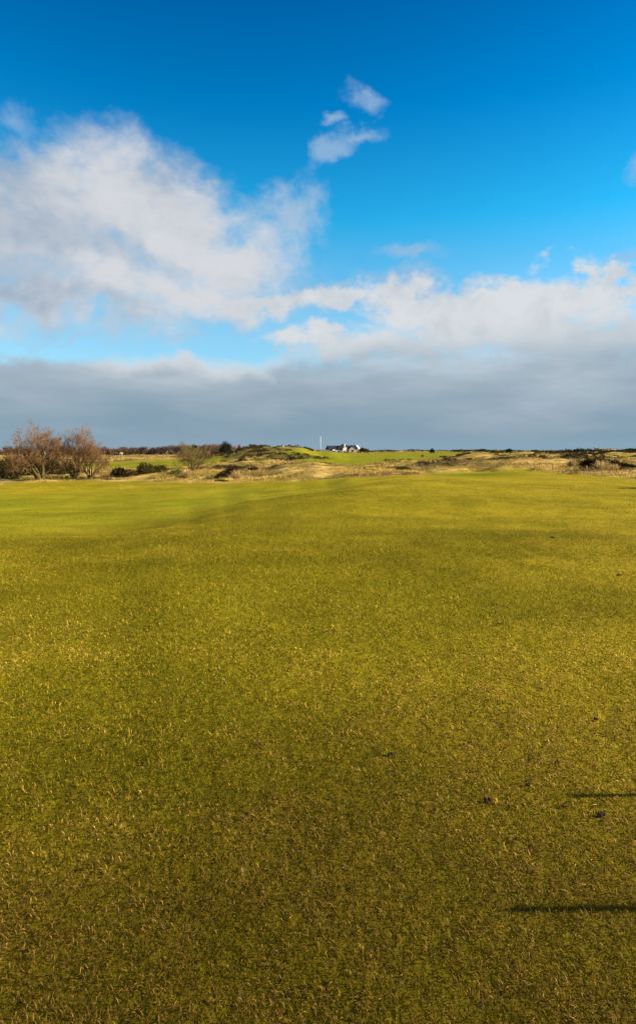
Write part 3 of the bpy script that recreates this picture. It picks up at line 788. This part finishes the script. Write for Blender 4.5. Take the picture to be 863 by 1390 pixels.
# ---------------------------------------------------------------- divots in the turf
def divots():
    spots = [(816, 1108, 13), (717, 1066, 9), (755, 1035, 10), (530, 1024, 9), (662, 1088, 12), (638, 1009, 7), (590, 1101, 8), (443, 858, 7), (676, 848, 9), (838, 783, 9), (750, 730, 8), (809, 977, 8), (735, 935, 6), (765, 1097, 9)]
    for i, (px, py, w) in enumerate(spots):
        pit = math.atan(38/FPX); ang = math.atan((py-650)/FPX) + pit; d = EYE/math.tan(ang); zc = d*math.cos(pit) + EYE*math.sin(pit)
        x = (px-PX0)/FPX*zc; s = w/FPX*zc*.55
        g2 = random.Random(i); b = MB()
        for q in range(7):
            a = g2.uniform(0, 6.28); rr = g2.uniform(0, s*.8); cx, cy = math.cos(a)*rr, math.sin(a)*rr*.6; r_ = s*g2.uniform(.25, .5)
            vs = []; n = 8
            for ring, (f_, z_) in enumerate(((1, -.004), (.8, .45), (.35, .8))):
                for k in range(n):
                    t = 6.283*k/n; j = g2.uniform(.75, 1.2); vs.append((cx + r_*f_*j*math.cos(t), cy + r_*f_*j*math.sin(t), r_*z_*g2.uniform(.7, 1.2) + .006))
            fs = [(ring*n+k, ring*n+(k+1) % n, (ring+1)*n+(k+1) % n, (ring+1)*n+k) for ring in range(2) for k in range(n)] + [tuple(2*n+k for k in range(n))]
            b.add(vs, fs)
        o = b.build('soil_clod', M_soil, None, (x, d, hat(x, d) + .004), True)
        tag(o, 'small crumbled patch of dark bare soil in the turf', 'soil clod', 'dark soil clods scattered in the turf')
divots()

# ---------------------------------------------------------------- sky
def build_world():
    w = bpy.data.worlds.new('World'); scene.world = w; w.use_nodes = True
    nt = w.node_tree; nt.nodes.clear(); N = nt.nodes.new; L = nt.links.new
    def S(v):
        return v
    def setin(sock, v):
        if hasattr(v, 'is_output') or hasattr(v, 'links'): L(v, sock)
        else: sock.default_value = v
    def M(op, a, b=None, c=None, clamp=False):
        n = N('ShaderNodeMath'); n.operation = op; n.use_clamp = clamp
        setin(n.inputs[0], a)
        if b is not None: setin(n.inputs[1], b)
        if c is not None: setin(n.inputs[2], c)
        return n.outputs[0]
    def SM(v, a, b, lo=0., hi=1.):
        n = N('ShaderNodeMapRange'); n.interpolation_type = 'SMOOTHSTEP'; setin(n.inputs[0], v)
        for i, q in enumerate((a, b, lo, hi)): setin(n.inputs[i+1], q)
        return n.outputs[0]
    def mix(f, a, b):
        n = N('ShaderNodeMix'); n.data_type = 'RGBA'; setin(n.inputs[0], f)
        for s, i in ((a, 6), (b, 7)):
            if hasattr(s, 'links'): L(s, n.inputs[i])
            else: n.inputs[i].default_value = tuple(s) + (1,)
        return n.outputs[2]
    tc = N('ShaderNodeTexCoord')
    nv = N('ShaderNodeVectorMath'); nv.operation = 'NORMALIZE'; L(tc.outputs['Generated'], nv.inputs[0])
    sp = N('ShaderNodeSeparateXYZ'); L(nv.outputs[0], sp.inputs[0])
    x, y, z = sp.outputs
    az = M('ARCTAN2', x, y); el = M('ARCSINE', z)
    U = M('MULTIPLY', az, FPX); V = M('MULTIPLY', el, FPX)       # sky direction, in units of 1/867 radian
    def to_uv(px, py):
        a = math.atan((px-PX0)/FPX); e = math.atan((PY0-py)/FPX*math.cos(a)); return a*FPX, e*FPX
    def noise(size, detail=5, rough=.55, zs=1.0, off=(0, 0, 0), dist=0.0):
        mp = N('ShaderNodeMapping'); L(nv.outputs[0], mp.inputs[0]); k = FPX/size
        mp.inputs['Scale'].default_value = (k, k, k*zs); mp.inputs['Location'].default_value = off
        n = N('ShaderNodeTexNoise'); n.inputs['Scale'].default_value = 1; n.inputs['Detail'].default_value = detail
        n.inputs['Roughness'].default_value = rough; n.inputs['Distortion'].default_value = dist
        L(mp.outputs[0], n.inputs[0]); return n.outputs['Fac']
    def warp(size, amp, off):
        mp = N('ShaderNodeMapping'); L(nv.outputs[0], mp.inputs[0]); k = FPX/size
        mp.inputs['Scale'].default_value = (k, k, k*1.2); mp.inputs['Location'].default_value = off
        n = N('ShaderNodeTexNoise'); n.inputs['Scale'].default_value = 1; n.inputs['Detail'].default_value = 6; n.inputs['Roughness'].default_value = .6
        L(mp.outputs[0], n.inputs[0]); c = N('ShaderNodeSeparateColor'); L(n.outputs['Color'], c.inputs[0])
        return M('MULTIPLY', M('SUBTRACT', c.outputs[0], .5), amp), M('MULTIPLY', M('SUBTRACT', c.outputs[1], .5), amp*.8)
    wu1, wv1 = warp(130, 190, (4, 9, 1)); wu2, wv2 = warp(38, 60, (1, 3, 7))
    UW = M('ADD', U, M('ADD', wu1, wu2)); VW = M('ADD', V, M('ADD', wv1, wv2))
    US = M('ADD', U, wu2); VS = M('ADD', V, wv2)
    def blob(px, py, rx, ry, rot=0.0, p=1.0):
        cu, cv = to_uv(px, py); big = rx > 70
        du = M('SUBTRACT', UW if big else US, cu); dv = M('SUBTRACT', VW if big else VS, cv)
        if rot:
            c, s = math.cos(R(rot)), math.sin(R(rot))
            a = M('MULTIPLY_ADD', du, c/rx, M('MULTIPLY', dv, s/rx)); b = M('MULTIPLY_ADD', dv, c/ry, M('MULTIPLY', du, -s/ry))
        else:
            a = M('DIVIDE', du, rx); b = M('DIVIDE', dv, ry)
        r = M('SQRT', M('MULTIPLY_ADD', a, a, M('MULTIPLY', b, b)))
        return M('SUBTRACT', 1.0, r)
    def union(bs, k=.25):
        o = bs[0]
        for b in bs[1:]: o = M('SMOOTH_MAX', o, b, k)
        return o
    # clear air
    sky = N('ShaderNodeTexSky'); sky.sky_type = 'NISHITA'; sky.sun_disc = False
    sky.sun_elevation = R(SUN_EL); sky.sun_rotation = R(SUN_AZ)
    sky.air_density = 1.0; sky.dust_density = .3; sky.ozone_density = 3.0; sky.altitude = 20
    hs = N('ShaderNodeHueSaturation'); hs.inputs['Saturation'].default_value = SAT; hs.inputs['Value'].default_value = 1.0; hs.inputs['Hue'].default_value = HUE
    L(sky.outputs[0], hs.inputs['Color'])
    # deepen with height (polarised winter sky), paler low down
    elr = N('ShaderNodeValToRGB'); cr = elr.color_ramp
    L(M('DIVIDE', V, 700.0, clamp=True), elr.inputs[0])
    while len(cr.elements) > 1: cr.elements.remove(cr.elements[-1])
    cr.elements[0].position = 0; cr.elements[0].color = SKYR[0][1] + (1,)
    for p_, c_ in SKYR[1:]:
        e = cr.elements.new(p_); e.color = c_ + (1,)
    mul = N('ShaderNodeMix'); mul.data_type = 'RGBA'; mul.blend_type = 'MULTIPLY'; mul.inputs[0].default_value = 1
    L(hs.outputs[0], mul.inputs[6]); L(elr.outputs[0], mul.inputs[7])
    col = mul.outputs[2]
    n1 = noise(150, 7, .55, 1.25, (3, 1, 2), .25); n2 = noise(60, 6, .6, 1.3, (7, 2, 5), .3); n3 = noise(320, 4, .5, 1.6, (1, 8, 3))
    nz = M('MULTIPLY_ADD', n1, .65, M('MULTIPLY', n2, .35)); nc = M('MULTIPLY', M('SUBTRACT', nz, .5), 1.9)
    nf = M('MULTIPLY', M('SUBTRACT', noise(110, 7, .58, 2.6, (5, 5, 1), .2), .5), 1.9)
    def cover(F, amp, a, b, hi=1.0, nn=None):
        return SM(M('MULTIPLY_ADD', nn or nc, amp, F), a, b, 0.0, hi)
    shade = SM(M('MULTIPLY_ADD', n1, .6, M('MULTIPLY', n3, .4)), .40, .60)
    # thin pale veil low in the blue
    veil = M('MULTIPLY', SM(V, 330, 90, 0.0, 1.0), SM(n3, .42, .72, 0.05, .5))
    col = mix(veil, col, VEIL)
    # 1 the big soft cloud bank at the left
    g1 = union([blob(20, 330, 330, 118, 0), blob(80, 272, 150, 60, -15), blob(230, 300, 185, 80, -22), blob(305, 343, 132, 80, 0),
                blob(250, 395, 210, 34, -3), blob(-60, 310, 160, 90), blob(70, 408, 240, 44, 0), blob(-30, 380, 180, 70, 0), blob(365, 402, 120, 24, -3)], .3)
    d1 = cover(g1, 1.1, -.10, .80)
    s1 = M('ADD', shade, SM(blob(60, 350, 260, 60), -.3, .6, 0, -.35), clamp=True)
    lit = blob(240, 392, 260, 30, -2); s1 = M('ADD', s1, SM(lit, -.4, .5, 0, .5), clamp=True)
    s1 = M('ADD', s1, SM(blob(320, 320, 110, 50), -.4, .6, 0, .4), clamp=True)
    s1 = M('MULTIPLY', s1, SM(n2, .25, .62, .72, 1.0)); c1 = mix(s1, C1D, C1L)
    col = mix(M('MULTIPLY', d1, .97), col, c1)
    # 2 small torn clouds high up and wisps
    g2 = union([blob(497, 148, 34, 17, -12), blob(446, 214, 40, 19, 25), blob(482, 193, 38, 13, 8), blob(455, 172, 22, 9)], .2)
    d2 = cover(g2, 1.4, .0, 1.0, .68)
    col = mix(d2, col, C2)
    g2b = union([blob(560, 344, 60, 14), blob(845, 352, 45, 12), blob(30, 178, 45, 26, 0), blob(400, 296, 44, 32), blob(865, 240, 30, 30), blob(560, 385, 120, 22)], .2)
    d2b = cover(g2b, 1.6, .0, 1.0, .62)
    col = mix(d2b, col, C2)
    # 3 bright cumulus row at the right
    g3 = union([blob(560, 415, 95, 34), blob(690, 420, 150, 46), blob(800, 394, 110, 18, 6), blob(450, 452, 85, 24), blob(640, 465, 190, 40),
                blob(850, 442, 150, 48), blob(470, 408, 70, 16), blob(520, 470, 110, 30)], .22)
    d3 = cover(g3, 1.05, -.12, .5, nn=nf)
    s3 = SM(M('MULTIPLY_ADD', nf, 30, V), 100, 156)       # darker bases
    s3 = M('MULTIPLY', s3, SM(n2, .3, .6, .6, 1.0))
    c3 = mix(s3, C3D, C3L)
    col = mix(M('MULTIPLY', d3, .97), col, c3)
    # grey shreds in the pale gap at left
    g5 = union([blob(110, 462, 90, 12), blob(40, 480, 120, 12), blob(250, 455, 60, 8)], .2)
    col = mix(cover(g5, 1.0, .0, 1.1, .5), col, k3(172, 198, 220))
    # 4 the grey bank down to the horizon
    edge = M('MULTIPLY_ADD', U, .02, 126.0)
    edge = M('ADD', edge, SM(U, -60, 130, 0, 26))
    e4 = M('SUBTRACT', M('MULTIPLY_ADD', M('SUBTRACT', n1, .5), 70, edge), V)
    e4 = M('MULTIPLY_ADD', M('SUBTRACT', n2, .5), 30, e4)
    e4 = M('MULTIPLY_ADD', wv2, .5, e4)
    d4 = SM(e4, SM(U, -120, 60, -5, -22), SM(U, -120, 60, 14, 62))
    rimx = M('MULTIPLY', SM(U, -330, -250), SM(U, 260, 60))
    rim = M('MULTIPLY', M('MULTIPLY', SM(e4, 30, 2), rimx), .85)
    ns = noise(190, 5, .5, 4.5, (2, 2, 2)); 
    bt = M('ADD', M('DIVIDE', V, 150.0), M('MULTIPLY', M('SUBTRACT', ns, .5), 1.4), clamp=True)
    b4 = N('ShaderNodeValToRGB'); cr = b4.color_ramp; L(bt, b4.inputs[0])
    cr.elements[0].position = 0; cr.elements[0].color = BANK[0] + (1,)
    cr.elements[1].position = 1; cr.elements[1].color = BANK[-1] + (1,)
    for i, c_ in enumerate(BANK[1:-1]):
        e = cr.elements.new((i+1)/(len(BANK)-1)); e.color = c_ + (1,)
    c4 = mix(rim, b4.outputs[0], C3L)
    c4 = mix(SM(V, -3, 26, .55, 0.0), c4, HORIZ)
    col = mix(d4, col, c4)
    # unseen broken cloud added behind the camera, neutral fill for the shadows
    fill_cloud = M('MULTIPLY', SM(y, .15, -.35), SM(n3, .30, .50))
    col = mix(M('MULTIPLY', fill_cloud, SM(V, -20, 60)), col, mix(shade, C1D, C1L))
    bg = N('ShaderNodeBackground'); bg.inputs['Strength'].default_value = .1; L(col, bg.inputs[0])
    out = N('ShaderNodeOutputWorld'); L(bg.outputs[0], out.inputs[0])
    w.cycles.sampling_method = 'MANUAL'; w.cycles.sample_map_resolution = 512

EXPO = 1.15
K = 10.0 / 2**EXPO          # display-linear -> sky value at strength .1
SAT, HUE = 1.0, .5
def k3(r, g, b):
    f = lambda c: ((c/255 + .055)/1.055)**2.4 if c > 10 else c/255/12.92
    return (f(r)*K, f(g)*K, f(b)*K)
SKYR = [(0, (.9, 1.1, 1.2)), (.25, (.85, 1.3, 1.3)), (.42, (.12, 1.28, 1.45)), (.6, (.0, .85, 1.25)), (.8, (.0, .50, .92)), (1, (.0, .36, .72))]
SKYR = [(a, tuple(q*.68 for q in b)) for a, b in SKYR]
VEIL = k3(165, 212, 240)
C1D, C1L = k3(158, 175, 194), k3(216, 217, 221); C2 = k3(160, 190, 220)
C3D, C3L = k3(165, 182, 198), k3(220, 223, 226)
BANK = [k3(132, 159, 178), k3(138, 163, 180), k3(152, 172, 187), k3(168, 184, 197), k3(192, 203, 212)]
HORIZ = k3(142, 172, 190)
build_world()

s = bpy.data.lights.new('sun', 'SUN'); s.energy = 5.0; s.angle = R(.55); s.color = (1.0, .87, .66)
so = bpy.data.objects.new('sun', s); C.objects.link(so)
dv = Vector((math.sin(R(SUN_AZ))*math.cos(R(SUN_EL)), math.cos(R(SUN_AZ))*math.cos(R(SUN_EL)), math.sin(R(SUN_EL))))
so.rotation_euler = dv.to_track_quat('Z', 'Y').to_euler(); so.location = (30, 0, 30)

# ---------------------------------------------------------------- camera
cam = bpy.data.cameras.new('camera'); co = bpy.data.objects.new('camera', cam); C.objects.link(co)
cam.sensor_fit = 'VERTICAL'; cam.sensor_height = 36*1390/1300; cam.sensor_width = 30; cam.lens = 24.0
cam.shift_y = -(695-650)/1390
cam.clip_start = .05; cam.clip_end = 20000
co.location = (0, 0, EYE); co.rotation_euler = (R(90) - math.atan(38/FPX), 0, 0)
scene.camera = co

vs = scene.view_settings
vs.view_transform = 'Standard'; vs.look = 'None'; vs.exposure = EXPO; vs.gamma = 1; vs.use_curve_mapping = False
